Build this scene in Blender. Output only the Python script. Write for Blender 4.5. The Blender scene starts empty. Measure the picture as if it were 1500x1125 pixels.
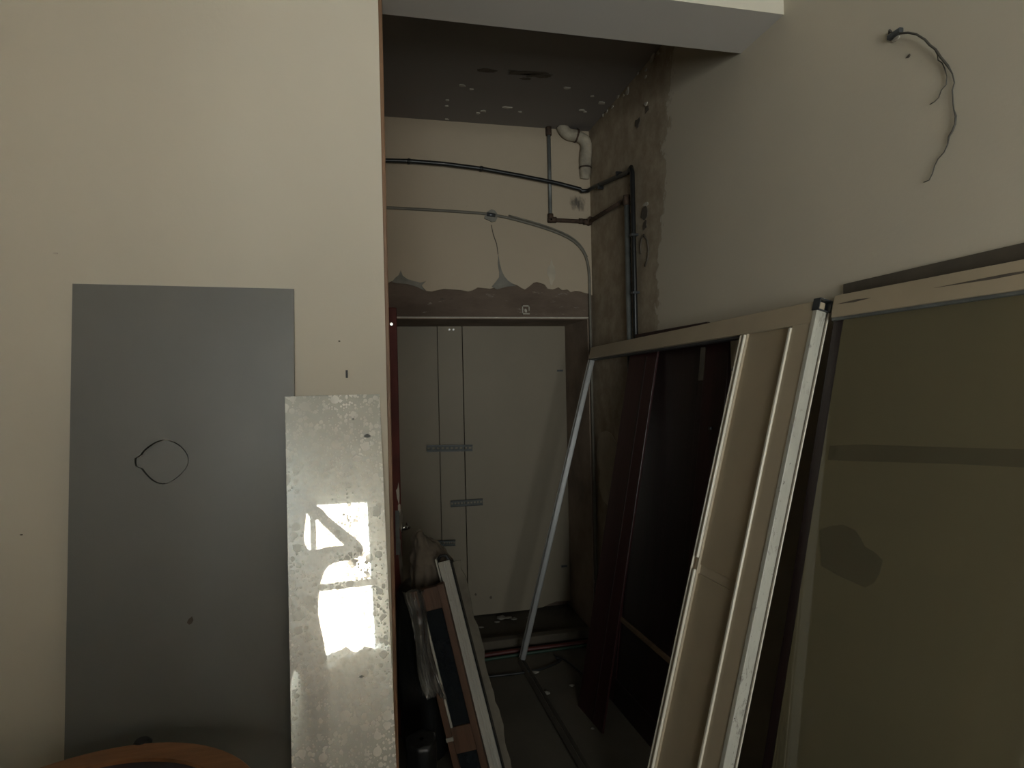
import bpy, bmesh, math, random
from mathutils import Vector, Matrix, noise
random.seed(7)
S = bpy.context.scene
COL = S.collection

# ------------------------------------------------------------------ camera
FPX = 892.0
YAW, PITCH, ROLL = math.radians(12.8), math.radians(-0.2), math.radians(-1.24)
EYE = Vector((0, 0, 1.6))
_f = Vector((math.sin(YAW)*math.cos(PITCH), math.cos(YAW)*math.cos(PITCH), math.sin(PITCH)))
_r = Vector((math.cos(YAW), -math.sin(YAW), 0)); _u = _r.cross(_f)
FW = _f
RT = _r*math.cos(ROLL) + _u*math.sin(ROLL)
UP = -_r*math.sin(ROLL) + _u*math.cos(ROLL)
cam = bpy.data.cameras.new('camera')
cam.sensor_fit = 'HORIZONTAL'; cam.sensor_width = 36; cam.lens = FPX/1500*36
cam.clip_start = 0.02; cam.clip_end = 100
camo = bpy.data.objects.new('camera', cam); COL.objects.link(camo)
M = Matrix((RT, UP, -FW)).transposed().to_4x4(); M.translation = EYE
camo.matrix_world = M
S.camera = camo

def on(px, py, axis, val):
    """point where the sight line through a photo pixel meets the plane axis=val"""
    d = FW + RT*((px-750)/FPX) - UP*((py-562.5)/FPX)
    return EYE + d*((val-EYE[axis])/d[axis])

# ------------------------------------------------------------------ world and light
W = bpy.data.worlds.new('world'); S.world = W; W.use_nodes = True
bg = W.node_tree.nodes['Background']
bg.inputs[0].default_value = (0.95, 0.965, 0.95, 1); bg.inputs[1].default_value = 8.0
S.view_settings.view_transform = 'Standard'; S.view_settings.look = 'None'
S.view_settings.gamma = 1.0; S.view_settings.use_curve_mapping = False
S.view_settings.exposure = 1.5
S.cycles.diffuse_bounces = 8; S.cycles.max_bounces = 14; S.cycles.transparent_max_bounces = 12
# room constants
XR, YB, YP = 1.355, 3.64, 1.77          # right wall, alcove back wall, partition front
XL, YF, ZC, ZA = -2.5, -2.4, 3.3, 3.165  # room left, window wall, room ceiling, alcove ceiling
BY1, BZ = 2.014, 2.80                    # beam rear face, beam underside
WX0, WX1, WZ0, WZ1 = -0.85, 0.92, 0.62, 2.12
pl = bpy.data.lights.new('window_portal', 'AREA'); pl.shape = 'RECTANGLE'
pl.size = WX1-WX0; pl.size_y = WZ1-WZ0; pl.cycles.is_portal = True
po = bpy.data.objects.new('window_portal', pl); COL.objects.link(po)
po.location = ((WX0+WX1)/2, YF-0.16, (WZ0+WZ1)/2); po.rotation_euler = (math.radians(90), 0, 0)

# ------------------------------------------------------------------ materials
MATS = {}
class NT:
    def __init__(s, name):
        m = bpy.data.materials.new(name); m.use_nodes = True
        s.m = m; s.t = m.node_tree; s.n = s.t.nodes
        s.b = s.n['Principled BSDF']; s.out = s.n['Material Output']
        s.g = s.new('ShaderNodeNewGeometry'); s.tc = s.new('ShaderNodeTexCoord')
    def new(s, k, **kw):
        n = s.n.new(k)
        for a, v in kw.items(): setattr(n, a, v)
        return n
    def link(s, a, b): s.t.links.new(a, b)
    def noise(s, scale, detail=6, rough=.6, vec=None, dist=0.0, stretch=None):
        n = s.new('ShaderNodeTexNoise'); n.inputs['Scale'].default_value = scale
        n.inputs['Detail'].default_value = detail; n.inputs['Roughness'].default_value = rough
        n.inputs['Distortion'].default_value = dist
        v = vec or s.tc.outputs['Object']
        if stretch:
            mp = s.new('ShaderNodeMapping'); mp.inputs['Scale'].default_value = stretch
            s.link(v, mp.inputs['Vector']); v = mp.outputs[0]
        s.link(v, n.inputs['Vector']); return n.outputs[0]
    def ramp(s, fac, a, b, ca=(0, 0, 0), cb=(1, 1, 1)):
        r = s.new('ShaderNodeValToRGB'); e = r.color_ramp.elements
        e[0].position = a; e[1].position = b
        e[0].color = (*ca, 1); e[1].color = (*cb, 1)
        s.link(fac, r.inputs[0]); return r.outputs[0]
    def mix(s, fac, a, b):
        n = s.new('ShaderNodeMix', data_type='RGBA')
        for inp, v in ((n.inputs[0], fac), (n.inputs[6], a), (n.inputs[7], b)):
            if isinstance(v, (int, float)): inp.default_value = v
            elif isinstance(v, tuple): inp.default_value = (*v, 1)
            else: s.link(v, inp)
        return n.outputs[2]
    def math(s, op, a, b=0.0, clamp=False):
        n = s.new('ShaderNodeMath', operation=op); n.use_clamp = clamp
        for i, v in enumerate((a, b)):
            if isinstance(v, (int, float)): n.inputs[i].default_value = v
            else: s.link(v, n.inputs[i])
        return n.outputs[0]
    def xyz(s):
        x = s.new('ShaderNodeSeparateXYZ'); s.link(s.g.outputs['Position'], x.inputs[0]); return x.outputs
    def color(s, c):
        if isinstance(c, tuple): s.b.inputs['Base Color'].default_value = (*c, 1)
        else: s.link(c, s.b.inputs['Base Color'])
    def rough(s, r):
        if isinstance(r, (int, float)): s.b.inputs['Roughness'].default_value = r
        else: s.link(r, s.b.inputs['Roughness'])
    def bump(s, h, strength=.3, dist=.01):
        b = s.new('ShaderNodeBump'); b.inputs['Strength'].default_value = strength
        b.inputs['Distance'].default_value = dist
        s.link(h, b.inputs['Height']); s.link(b.outputs[0], s.b.inputs['Normal'])
    def done(s, key): MATS[key] = s.m; return s.m

def simple(key, c, r=.6, var=.15, scale=8, bump=.15, metal=0.0, stretch=None, spec=.5, bd=.004):
    n = NT(key)
    f = n.noise(scale, stretch=stretch)
    n.color(n.mix(n.ramp(f, .3, .7), tuple(v*(1-var) for v in c), tuple(min(1, v*(1+var)) for v in c)))
    n.rough(r); n.b.inputs['Metallic'].default_value = metal
    n.b.inputs['Specular IOR Level'].default_value = spec
    if bump: n.bump(n.noise(scale*6, stretch=stretch), bump, bd)
    return n.done(key)

CREAM = (.60, .55, .455)
def wall_mat(key, c, extra=None):
    n = NT(key)
    big = n.ramp(n.noise(1.1, 4, .5), .3, .72)
    col = n.mix(big, tuple(v*.93 for v in c), tuple(v*1.04 for v in c))
    sp = n.ramp(n.noise(23, 3, .7), .73, .80)
    col = n.mix(n.math('MULTIPLY', sp, .35), col, tuple(v*.72 for v in c))
    if extra: col = extra(n, col)
    n.color(col); n.rough(.72)
    n.bump(n.noise(60, 5, .6), .12, .004)
    return n.done(key)
wall_mat('cream', CREAM)

def damp(n, col):
    x, y, z = n.xyz()
    nb = n.noise(2.2, 8, .65); nf = n.noise(9, 8, .7); ns = n.noise(14, 6, .7, stretch=(1, 1, .28))
    edge = n.math('ADD', n.math('MULTIPLY', z, -.20), 3.12)           # y of the flaked edge at height z
    s = n.math('ADD', n.math('SUBTRACT', y, edge), n.math('MULTIPLY', n.math('SUBTRACT', nb, .5), .55))
    s = n.math('ADD', s, n.math('MULTIPLY', n.math('SUBTRACT', nf, .5), .34))
    m = n.ramp(s, -.01, .03)
    inner = n.mix(n.ramp(ns, .38, .58), (.33, .24, .175), (.66, .56, .43))
    inner = n.mix(n.ramp(nf, .60, .66), inner, (.74, .67, .54))
    inner = n.mix(n.ramp(n.noise(30, 5, .7, stretch=(1, 1, .4)), .66, .72), inner, (.07, .05, .035))
    lo = n.ramp(n.math('ADD', z, n.math('MULTIPLY', nb, 1.0)), 2.0, 2.5)
    inner = n.mix(lo, n.mix(n.ramp(nf, .4, .7), (.30, .235, .165), (.46, .385, .28)), inner)
    rim = n.math('MULTIPLY', n.ramp(s, -.05, .0), n.math('SUBTRACT', 1.0, n.ramp(s, .0, .03)))
    out = n.mix(m, col, inner)
    return n.mix(n.math('MULTIPLY', rim, .5), out, (.58, .55, .47))
wall_mat('damp_wall', (.55, .49, .385), damp)

def backp(n, col):
    x, y, z = n.xyz()
    nb = n.noise(3.0, 8, .65); nf = n.noise(12, 8, .7, stretch=(1, 1, .35))
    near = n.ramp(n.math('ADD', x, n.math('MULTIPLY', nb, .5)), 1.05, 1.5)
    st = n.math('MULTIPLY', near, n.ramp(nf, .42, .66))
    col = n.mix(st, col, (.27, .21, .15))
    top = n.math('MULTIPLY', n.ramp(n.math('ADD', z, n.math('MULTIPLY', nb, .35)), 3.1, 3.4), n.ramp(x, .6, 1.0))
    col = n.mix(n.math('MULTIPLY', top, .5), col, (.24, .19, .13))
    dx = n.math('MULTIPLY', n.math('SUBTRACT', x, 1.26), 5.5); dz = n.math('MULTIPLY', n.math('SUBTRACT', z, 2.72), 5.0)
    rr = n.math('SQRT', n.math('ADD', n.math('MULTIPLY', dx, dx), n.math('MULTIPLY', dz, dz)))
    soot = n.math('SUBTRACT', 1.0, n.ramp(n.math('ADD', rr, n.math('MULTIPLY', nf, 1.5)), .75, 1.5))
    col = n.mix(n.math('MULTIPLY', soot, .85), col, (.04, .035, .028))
    return n.mix(n.ramp(n.noise(40, 4, .7), .70, .76), col, (.2, .16, .12))
wall_mat('back_plaster', (.42, .34, .245), backp)

def ceil_d(n, col):
    x, y, z = n.xyz()
    nb = n.noise(2.4, 8, .65); nf = n.noise(8, 8, .7, stretch=(.35, 1, 1))
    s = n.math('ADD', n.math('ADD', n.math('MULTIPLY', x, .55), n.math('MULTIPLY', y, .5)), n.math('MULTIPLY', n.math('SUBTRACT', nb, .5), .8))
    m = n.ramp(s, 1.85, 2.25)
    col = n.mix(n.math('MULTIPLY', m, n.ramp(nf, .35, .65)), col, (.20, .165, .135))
    fl = n.ramp(n.noise(11, 7, .75, stretch=(.5, 1, 1)), .60, .68)
    col = n.mix(n.math('MULTIPLY', fl, n.ramp(s, 1.3, 1.7)), col, (.60, .55, .49))
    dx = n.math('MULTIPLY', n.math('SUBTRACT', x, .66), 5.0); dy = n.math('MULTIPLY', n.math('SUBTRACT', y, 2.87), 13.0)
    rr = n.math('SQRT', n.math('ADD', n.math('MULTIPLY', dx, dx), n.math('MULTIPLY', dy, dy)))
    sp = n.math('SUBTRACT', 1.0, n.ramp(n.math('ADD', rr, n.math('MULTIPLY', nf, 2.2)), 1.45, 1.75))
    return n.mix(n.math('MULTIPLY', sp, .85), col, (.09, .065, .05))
wall_mat('ceiling_paint', (.90, .875, .85), ceil_d)
wall_mat('beam_paint', (.51, .475, .43))

n = NT('concrete')
f1 = n.noise(3, 8, .65, stretch=(.6, 1, 1.6)); f2 = n.noise(16, 7, .7, stretch=(.4, 1, 1.5))
c = n.mix(n.ramp(f1, .35, .68), (.095, .066, .047), (.165, .12, .088))
c = n.mix(n.ramp(f2, .62, .70), c, (.33, .29, .24))
c = n.mix(n.ramp(n.noise(27, 6, .7, stretch=(.35, 1, 1.4)), .64, .70), c, (.07, .055, .045))
n.color(c); n.rough(.9); n.bump(f2, .7, .012); n.done('concrete')

simple('brown_render', (.26, .195, .145), .9, .3, 4, .5)
n = NT('floor')
f1 = n.noise(1.6, 8, .65); f2 = n.noise(14, 7, .7)
c = n.mix(n.ramp(f1, .3, .7), (.05, .041, .028), (.085, .071, .05))
c = n.mix(n.ramp(f2, .66, .72), c, (.13, .115, .09)); n.color(c); n.rough(.88); n.bump(f2, .4, .006); n.done('floor')

n = NT('grey_board')
f1 = n.noise(2.0, 5, .55); f2 = n.noise(70, 4, .6); f3 = n.noise(9, 6, .7, stretch=(1, 1, .5))
c = n.mix(n.ramp(f1, .3, .7), (.15, .148, .135), (.18, .177, .163))
c = n.mix(n.math('MULTIPLY', n.ramp(f3, .63, .75), .35), c, (.23, .235, .24))
n.color(c); n.rough(n.math('ADD', n.math('MULTIPLY', f3, .25), .30)); n.bump(f2, .08, .002); n.done('grey_board')

n = NT('old_mirror')
vor = []
for sc, lo in ((38, .20), (75, .24), (130, .26)):
    v = n.new('ShaderNodeTexVoronoi'); v.inputs['Scale'].default_value = sc
    n.link(n.tc.outputs['Object'], v.inputs['Vector'])
    dn = n.noise(sc*.8, 3, .5)
    d = n.math('ADD', v.outputs['Distance'], n.math('MULTIPLY', n.math('SUBTRACT', dn, .5), .35))
    sep = n.new('ShaderNodeSeparateColor'); n.link(v.outputs['Color'], sep.inputs[0])
    size = n.math('MULTIPLY', n.math('SUBTRACT', sep.outputs[0], .22), .72)
    vor.append(n.ramp(n.math('SUBTRACT', size, d), -.03, .03))
sp = n.math('MAXIMUM', n.math('MAXIMUM', vor[0], vor[1]), vor[2])
pat = n.ramp(n.noise(5, 4, .6), .36, .6)
sp = n.math('MULTIPLY', sp, n.math('ADD', n.math('MULTIPLY', pat, .75), .25))
dustc = n.mix(n.ramp(n.noise(7, 6, .6, stretch=(1, 1, .4)), .3, .7), (.62, .61, .54), (.74, .73, .66))
dif = n.new('ShaderNodeBsdfDiffuse'); n.link(n.mix(sp, dustc, (.93, .92, .87)), dif.inputs[0])
glo = n.new('ShaderNodeBsdfGlossy'); glo.inputs['Color'].default_value = (.86, .90, .88, 1); glo.inputs['Roughness'].default_value = .015
glo2 = n.new('ShaderNodeBsdfGlossy'); glo2.inputs['Color'].default_value = (.86, .90, .88, 1); glo2.inputs['Roughness'].default_value = .30
g = n.new('ShaderNodeMixShader'); g.inputs[0].default_value = .34
n.link(glo.outputs[0], g.inputs[1]); n.link(glo2.outputs[0], g.inputs[2])
mx = n.new('ShaderNodeMixShader')
fac = n.math('ADD', n.math('MULTIPLY', sp, .62), .37, True)
n.link(fac, mx.inputs[0]); n.link(g.outputs[0], mx.inputs[1]); n.link(dif.outputs[0], mx.inputs[2])
n.link(mx.outputs[0], n.out.inputs[0]); n.done('old_mirror')

def glass_mat(key, tint, refl=1.0, rough=.02, haze=0.0, hazec=(.2, .2, .18)):
    n = NT(key)
    tr = n.new('ShaderNodeBsdfTransparent'); tr.inputs[0].default_value = (*tint, 1)
    gl = n.new('ShaderNodeBsdfGlossy'); gl.inputs['Roughness'].default_value = rough
    gl.inputs[0].default_value = (refl, refl, refl, 1)
    fr = n.new('ShaderNodeFresnel'); fr.inputs[0].default_value = 1.5
    df = n.new('ShaderNodeBsdfDiffuse'); df.inputs[0].default_value = (*hazec, 1)
    m1 = n.new('ShaderNodeMixShader'); m1.inputs[0].default_value = haze
    n.link(tr.outputs[0], m1.inputs[1]); n.link(df.outputs[0], m1.inputs[2])
    m2 = n.new('ShaderNodeMixShader'); n.link(fr.outputs[0], m2.inputs[0])
    n.link(m1.outputs[0], m2.inputs[1]); n.link(gl.outputs[0], m2.inputs[2])
    n.link(m2.outputs[0], n.out.inputs[0]); return n.done(key)
glass_mat('clear_glass', (.95, .97, .96))
glass_mat('smoked_glass', (.55, .53, .40), 1.0, .04, .46, (.31, .26, .155))
glass_mat('dark_film', (.66, .65, .55), 1.0, .06, .36, (.27, .23, .145))
glass_mat('plastic_film', (.72, .70, .66), 1.0, .22, .16, (.42, .38, .33))

simple('wood_trim', (.19, .10, .05), .5, .25, 6, .2, stretch=(6, 6, .5))
simple('orange_wood', (.25, .115, .048), .42, .28, 5, .15, stretch=(1, 6, 1))
simple('brown_wood', (.078, .037, .018), .55, .3, 6, .25, stretch=(6, 6, .5))
simple('red_door', (.085, .016, .011), .6, .3, 5, .2, spec=.2)
simple('mahogany', (.034, .0105, .0105), .32, .35, 4, .12, stretch=(5, 5, .4))
simple('mahogany_dark', (.022, .011, .010), .38, .3, 4, .12, stretch=(5, 5, .4))
simple('tan_batten', (.20, .125, .07), .6, .2, 8, .2)
simple('frame_cream', (.40, .325, .225), .42, .06, 5, .06)
simple('frame_panel', (.36, .285, .19), .5, .05, 3, .05)
simple('bead_white', (.66, .60, .49), .3, .05, 8, .05)
n = NT('scratched_white')
f = n.noise(34, 8, .8, dist=1.2, stretch=(1, 1, .35))
c = n.mix(n.ramp(f, .57, .62), (.44, .415, .35), (.21, .19, .16))
c = n.mix(n.ramp(n.noise(9, 5, .7, stretch=(1, 1, .3)), .45, .7), c, (.36, .335, .28))
n.color(n.mix(n.ramp(n.noise(55, 5, .75), .64, .69), c, (.06, .05, .045))); n.rough(.45); n.done('scratched_white')
simple('aluminium', (.62, .62, .60), .32, .08, 12, .05, metal=.85, stretch=(8, 8, .3))
simple('white_profile', (.37, .345, .295), .35, .08, 10, .05)
simple('zinc', (.085, .09, .082), .6, .25, 20, .08, metal=.2)
simple('dark_steel', (.09, .095, .10), .35, .2, 12, .05, metal=.6)
simple('chrome', (.6, .6, .58), .2, .05, 12, 0, metal=1)
simple('black_pipe', (.012, .012, .012), .38, .3, 10, .05)
simple('galvanised', (.17, .175, .165), .5, .25, 14, .15, metal=.4)
n = NT('rusty_pipe')
f = n.noise(22, 7, .7)
n.color(n.mix(n.ramp(f, .35, .65), (.028, .018, .012), (.095, .055, .034))); n.rough(.8); n.bump(f, .5, .004); n.done('rusty_pipe')
simple('conduit', (.15, .135, .105), .6, .2, 12, .05)
simple('cement', (.20, .185, .155), .95, .25, 12, .6)
simple('drain_plaster', (.33, .285, .215), .8, .4, 11, .6)
simple('flake', (.46, .42, .35), .8, .15, 20, .1)
simple('dark_flake', (.10, .08, .06), .9, .3, 20, .3)
simple('pale_patch', (.46, .40, .31), .8, .22, 5, .25)
simple('stain_dark', (.075, .06, .042), .9, .2, 8, .2)
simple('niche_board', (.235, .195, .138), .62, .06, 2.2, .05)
simple('rag', (.13, .10, .072), .92, .3, 9, .5)
simple('black_panel', (.012, .014, .016), .18, .3, 5, .03)
simple('torn_card', (.125, .105, .078), .9, .25, 10, .3)
simple('black_bag', (.012, .012, .012), .35, .3, 12, .2)
simple('red_hose', (.07, .011, .008), .5, .15, 10, .05)
simple('green_hose', (.02, .045, .028), .5, .15, 10, .05)
simple('black_cable', (.01, .01, .01), .5, .15, 10, .05)
simple('wire', (.06, .052, .042), .6, .2, 20, 0)
simple('rubble', (.22, .20, .165), .95, .3, 14, .4)
simple('table_glass', (.045, .04, .05), .12, .2, 4, 0)
simple('white_window', (.70, .70, .68), .4, .05, 6, .05)
simple('blocker_sheet', (.80, .79, .76), .9, .05, 5, .3)
simple('skin', (.45, .27, .19), .5, .08, 9, .05)
simple('dark_shirt', (.05, .055, .065), .9, .2, 9, .2)
simple('jeans', (.05, .09, .16), .9, .2, 14, .2)
simple('hair', (.015, .012, .01), .6, .3, 30, .3)
simple('shoe', (.05, .05, .05), .6, .2, 10, .1)
simple('eye_white', (.75, .73, .70), .2, .02, 10, 0)
simple('phone_black', (.015, .015, .017), .15, .1, 10, 0)
n = NT('facade_brick')
bk = n.new('ShaderNodeTexBrick'); bk.inputs['Scale'].default_value = 4.0
bk.inputs['Color1'].default_value = (.50, .36, .27, 1); bk.inputs['Color2'].default_value = (.58, .45, .35, 1)
bk.inputs['Mortar'].default_value = (.72, .68, .62, 1)
mp = n.new('ShaderNodeMapping'); mp.inputs['Rotation'].default_value = (math.radians(90), 0, 0)
n.link(n.tc.outputs['Object'], mp.inputs[0]); n.link(mp.outputs[0], bk.inputs[0]); n.color(bk.outputs[0]); n.rough(.9); n.done('facade_brick')

# ------------------------------------------------------------------ mesh helpers
class MB:
    def __init__(s): s.v = []; s.f = []; s.mi = []; s.sm = []
    def add(s, vs, fs, mi=0, smooth=False):
        o = len(s.v); s.v += [Vector(v) for v in vs]
        for f in fs: s.f.append([i+o for i in f]); s.mi.append(mi); s.sm.append(smooth)
        return s
    def box(s, a, b, mi=0, bev=0.0):
        x0, y0, z0 = (min(a[i], b[i]) for i in range(3)); x1, y1, z1 = (max(a[i], b[i]) for i in range(3))
        if not bev:
            vs = [(x, y, z) for z in (z0, z1) for y in (y0, y1) for x in (x0, x1)]
            return s.add(vs, [(0, 2, 3, 1), (4, 5, 7, 6), (0, 1, 5, 4), (2, 6, 7, 3), (0, 4, 6, 2), (1, 3, 7, 5)], mi)
        bm = bmesh.new(); bmesh.ops.create_cube(bm, size=1)
        for v in bm.verts:
            v.co = Vector(((x0+x1)/2+v.co.x*(x1-x0), (y0+y1)/2+v.co.y*(y1-y0), (z0+z1)/2+v.co.z*(z1-z0)))
        bmesh.ops.bevel(bm, geom=bm.edges[:], offset=bev, segments=2, affect='EDGES', profile=.5)
        return s.bm(bm, mi)
    def bm(s, bm, mi=0, smooth=False):
        bm.verts.index_update()
        s.add([v.co.copy() for v in bm.verts], [[v.index for v in f.verts] for f in bm.faces], mi, smooth); bm.free(); return s
    def quadbox(s, q0, q1, mi=0):
        """hexahedron between two quads given in the same order"""
        return s.add(list(q0)+list(q1), [(3, 2, 1, 0), (4, 5, 6, 7), (0, 1, 5, 4), (1, 2, 6, 5), (2, 3, 7, 6), (3, 0, 4, 7)], mi)
    def tube(s, pts, r, seg=10, mi=0, cap=True, smooth_path=0):
        pts = [Vector(p) for p in pts]
        for _ in range(smooth_path):
            q = [pts[0]]
            for a, b in zip(pts, pts[1:]): q += [a.lerp(b, .25), a.lerp(b, .75)]
            q.append(pts[-1]); pts = q
        rs = r if isinstance(r, (list, tuple)) else [r]*len(pts)
        if len(rs) != len(pts): rs = [rs[min(len(rs)-1, int(i*len(rs)/len(pts)))] for i in range(len(pts))]
        vs = []; fs = []; prev = None
        for i, p in enumerate(pts):
            t = (pts[min(i+1, len(pts)-1)]-pts[max(i-1, 0)]).normalized()
            a = (prev - t*prev.dot(t)) if prev else t.orthogonal()
            if a.length < 1e-6: a = t.orthogonal()
            a.normalize(); prev = a; b = t.cross(a)
            vs += [p+(a*math.cos(k*2*math.pi/seg)+b*math.sin(k*2*math.pi/seg))*rs[i] for k in range(seg)]
        for i in range(len(pts)-1):
            for k in range(seg):
                fs.append((i*seg+k, i*seg+(k+1) % seg, (i+1)*seg+(k+1) % seg, (i+1)*seg+k))
        s.add(vs, fs, mi, True)
        if cap:
            s.add([vs[k] for k in range(seg)][::-1], [tuple(range(seg))], mi)
            s.add([vs[-seg+k] for k in range(seg)], [tuple(range(seg))], mi)
        return s
    def cyl(s, a, b, r, seg=16, mi=0): return s.tube([a, b], r, seg, mi)
    def poly(s, pts, off, mi=0):
        """flat outline pts extruded by vector off"""
        pts = [Vector(p) for p in pts]; k = len(pts); off = Vector(off)
        vs = pts+[p+off for p in pts]
        fs = [tuple(range(k-1, -1, -1)), tuple(range(k, 2*k))]+[(i, (i+1) % k, (i+1) % k+k, i+k) for i in range(k)]
        return s.add(vs, fs, mi)
    def build(s, name, mats, parent=None, loc=None):
        me = bpy.data.meshes.new(name)
        off = Vector(loc) if loc is not None else Vector((0, 0, 0))
        me.from_pydata([v-off for v in s.v], [], s.f)
        for m in ([mats] if isinstance(mats, str) else mats): me.materials.append(MATS[m])
        me.polygons.foreach_set('material_index', s.mi); me.polygons.foreach_set('use_smooth', s.sm)
        bm = bmesh.new(); bm.from_mesh(me); bmesh.ops.remove_doubles(bm, verts=bm.verts, dist=1e-6)
        bmesh.ops.recalc_face_normals(bm, faces=bm.faces); bm.to_mesh(me); bm.free()
        o = bpy.data.objects.new(name, me); COL.objects.link(o)
        if loc is not None: o.location = off
        if parent: o.parent = parent
        return o
def tag(o, label=None, cat=None, group=None, kind=None):
    for k, v in (('label', label), ('category', cat), ('group', group), ('kind', kind)):
        if v: o[k] = v
    return o
def empty(name, mat, label, cat, group=None):
    o = bpy.data.objects.new(name, None); COL.objects.link(o); o.empty_display_size = .05
    o.matrix_world = mat if isinstance(mat, Matrix) else Matrix.Translation(mat)
    return tag(o, label, cat, group)
def frame_m(o, u, v):
    """matrix with local x=u, local z=v (made orthogonal), local y = z cross x, origin o"""
    u = Vector(u).normalized(); v = Vector(v); v = (v-u*v.dot(u)).normalized()
    w = v.cross(u)
    m = Matrix((u, w, v)).transposed().to_4x4(); m.translation = Vector(o); return m
def frame_v(o, u, v):
    """as frame_m, but the slope v is kept and u made orthogonal"""
    v = Vector(v).normalized(); u = Vector(u); u = (u-v*u.dot(v)).normalized()
    w = v.cross(u)
    m = Matrix((u, w, v)).transposed().to_4x4(); m.translation = Vector(o); return m
def struct(o, label=None):
    o['kind'] = 'structure'
    if label: o['label'] = label
    return o
def box(name, a, b, mat, parent=None, bev=0.0): return MB().box(a, b, 0, bev).build(name, mat, parent)

# ------------------------------------------------------------------ the setting
T = .25
struct(box('floor', (XL-T, YF-T, -.12), (XR+T, 4.5, 0), 'floor'), 'dusty brown concrete floor')
struct(box('ceiling', (XL-T, YF-T, ZC), (XR+T, BY1, ZC+.15), 'white_window'), 'pale painted room ceiling')
struct(box('ceiling_alcove', (XL-T, BY1, ZA), (XR+T, 4.5, ZA+.285), 'ceiling_paint'), 'grey damp-stained ceiling over the recess')
wr = struct(box('wall_right', (XR, YF-T, 0), (XR+T, 4.5, ZC), 'damp_wall'), 'cream plaster wall with damp peeling paint at the corner')
struct(box('wall_bounce', (-.50, YP+.06, 0), (-.38, YB, ZA), 'white_window'), 'unseen white wall set close behind the partition to bounce light')  # unseen; moved in and made white to bounce light into the recess
struct(box('wall_left', (XL-T, YF-T, 0), (XL, 4.5, ZC), 'cream'), 'cream plaster side wall')
b = MB()
b.box((XL, YF-T, 0), (WX0, YF, ZC)).box((WX1, YF-T, 0), (XR, YF, ZC)).box((WX0, YF-T, 0), (WX1, YF, WZ0)).box((WX0, YF-T, WZ1), (WX1, YF, ZC))
struct(b.build('wall_front', 'cream'), 'cream plaster wall around the window')
# partition wall with timber edging, beam above it
XP = .036
pw = struct(box('wall_partition', (XL, YP, 0), (XP, YP+.06, BZ), 'cream'), 'smooth cream partition wall')
tr = struct(MB().box((XP, YP+.004, 0), (XP+.011, YP+.058, BZ), 0, .002).build('trim_1', 'wood_trim'), 'thin brown timber edging of the partition')
b = MB(); b.box((XL, YP, BZ), (XR, BY1, ZC), 0)
b.mi = [1 if all(abs(b.v[i].z-BZ) < 1e-5 for i in f) else 0 for f in b.f]
beam = struct(b.build('trim_2', ['cream', 'beam_paint']), 'painted concrete ceiling beam with pale underside')
# alcove back wall: concrete with the doorway recess
DX0, DX1, DZ, NY = .03, 1.331, 1.992, 4.17
b = MB()
b.box((XL, YB, 0), (DX0, NY+.1, ZA)); b.box((DX1, YB, 0), (XR, NY+.1, DZ), 0)
b.box((DX0, YB, DZ), (XR, NY+.1, ZA)); b.box((DX0, NY, 0), (DX1, NY+.1, DZ))
wb = struct(b.build('wall_back', 'concrete'), 'rear wall with bare concrete lintel above a doorway recess')
b = MB(); b.box((DX1-.006, YB+.004, 0), (DX1, NY, DZ)).box((DX0, YB+.004, DZ-.006), (DX1, NY, DZ))
b.build('reveal_render', 'brown_render', wb)
# plaster coat with the broken lower edge
low = [(560, 414), (568, 414), (578, 410), (586, 404), (592, 410), (603, 413), (612, 416), (619, 420), (624, 426), (632, 427), (641, 425), (650, 423), (664, 424), (676, 425), (686, 427), (693, 425), (700, 421), (709, 422), (718, 423), (725, 421), (731, 414), (737, 408), (745, 413), (752, 416), (758, 418), (764, 422), (769, 424), (776, 419), (782, 414), (787, 413), (793, 415), (798, 417), (802, 423), (810, 424), (818, 421), (824, 425), (831, 424), (836, 428), (843, 426), (850, 427), (856, 429), (861, 430)]
pts = [on(x, y, 1, YB-.012) for x, y in low]
z0 = pts[0].z
outl = [(XL, YB, 0), (DX0-.02, YB, 0), (DX0-.02, YB, z0), (pts[0].x-.02, YB, z0)] + [(p.x, YB, p.z) for p in pts] + [(XR, YB, pts[-1].z-.01), (XR, YB, ZA), (XL, YB, ZA)]
outl = [q for q in outl if True]
MB().poly(outl, (0, -.012, 0)).build('plaster_coat', 'back_plaster', wb)
# cement smear below the conduit box and torn bits along the broken edge
def blob(c, rx, rz, n_, normal, up, t, jag=.25, seed=0):
    rnd = random.Random(seed); c = Vector(c); normal = Vector(normal).normalized(); up = Vector(up); side = up.cross(normal)
    pts = []
    for k in range(n_):
        a = 2*math.pi*k/n_; r = 1+rnd.uniform(-jag, jag)
        pts.append(c+side*(math.cos(a)*rx*r)+up*(math.sin(a)*rz*r))
    return MB().poly(pts, normal*t)
for pp in ([(756, 419), (750, 415), (744, 411), (739, 405), (735, 397), (732, 386), (730, 372), (729, 386), (731, 398), (731, 406), (726, 413), (720, 420), (728, 424), (742, 420)],
           [(574, 413), (579, 407), (584, 403), (587, 396), (590, 404), (597, 409), (607, 412), (616, 414), (624, 412), (618, 418), (622, 426), (610, 420), (596, 416), (582, 415)]):
    MB().poly([on(x, y, 1, YB-.012) for x, y in pp], (0, -.003, 0)).build('cement_smear', 'cement', wb)
MB().poly([on(x, y, 1, YB-.012) for x, y in ((719, 330), (722, 344), (727, 358), (729, 373), (730, 372), (728, 357), (723, 343), (720, 329))], (0, -.0015, 0)).build('hairline_crack', 'dark_flake', wb)
MB().box((DX0+.02, YB-.003, DZ-.002), (DX1, YB+.004, DZ+.006)).build('lintel_edge', 'flake', wb)
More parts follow.
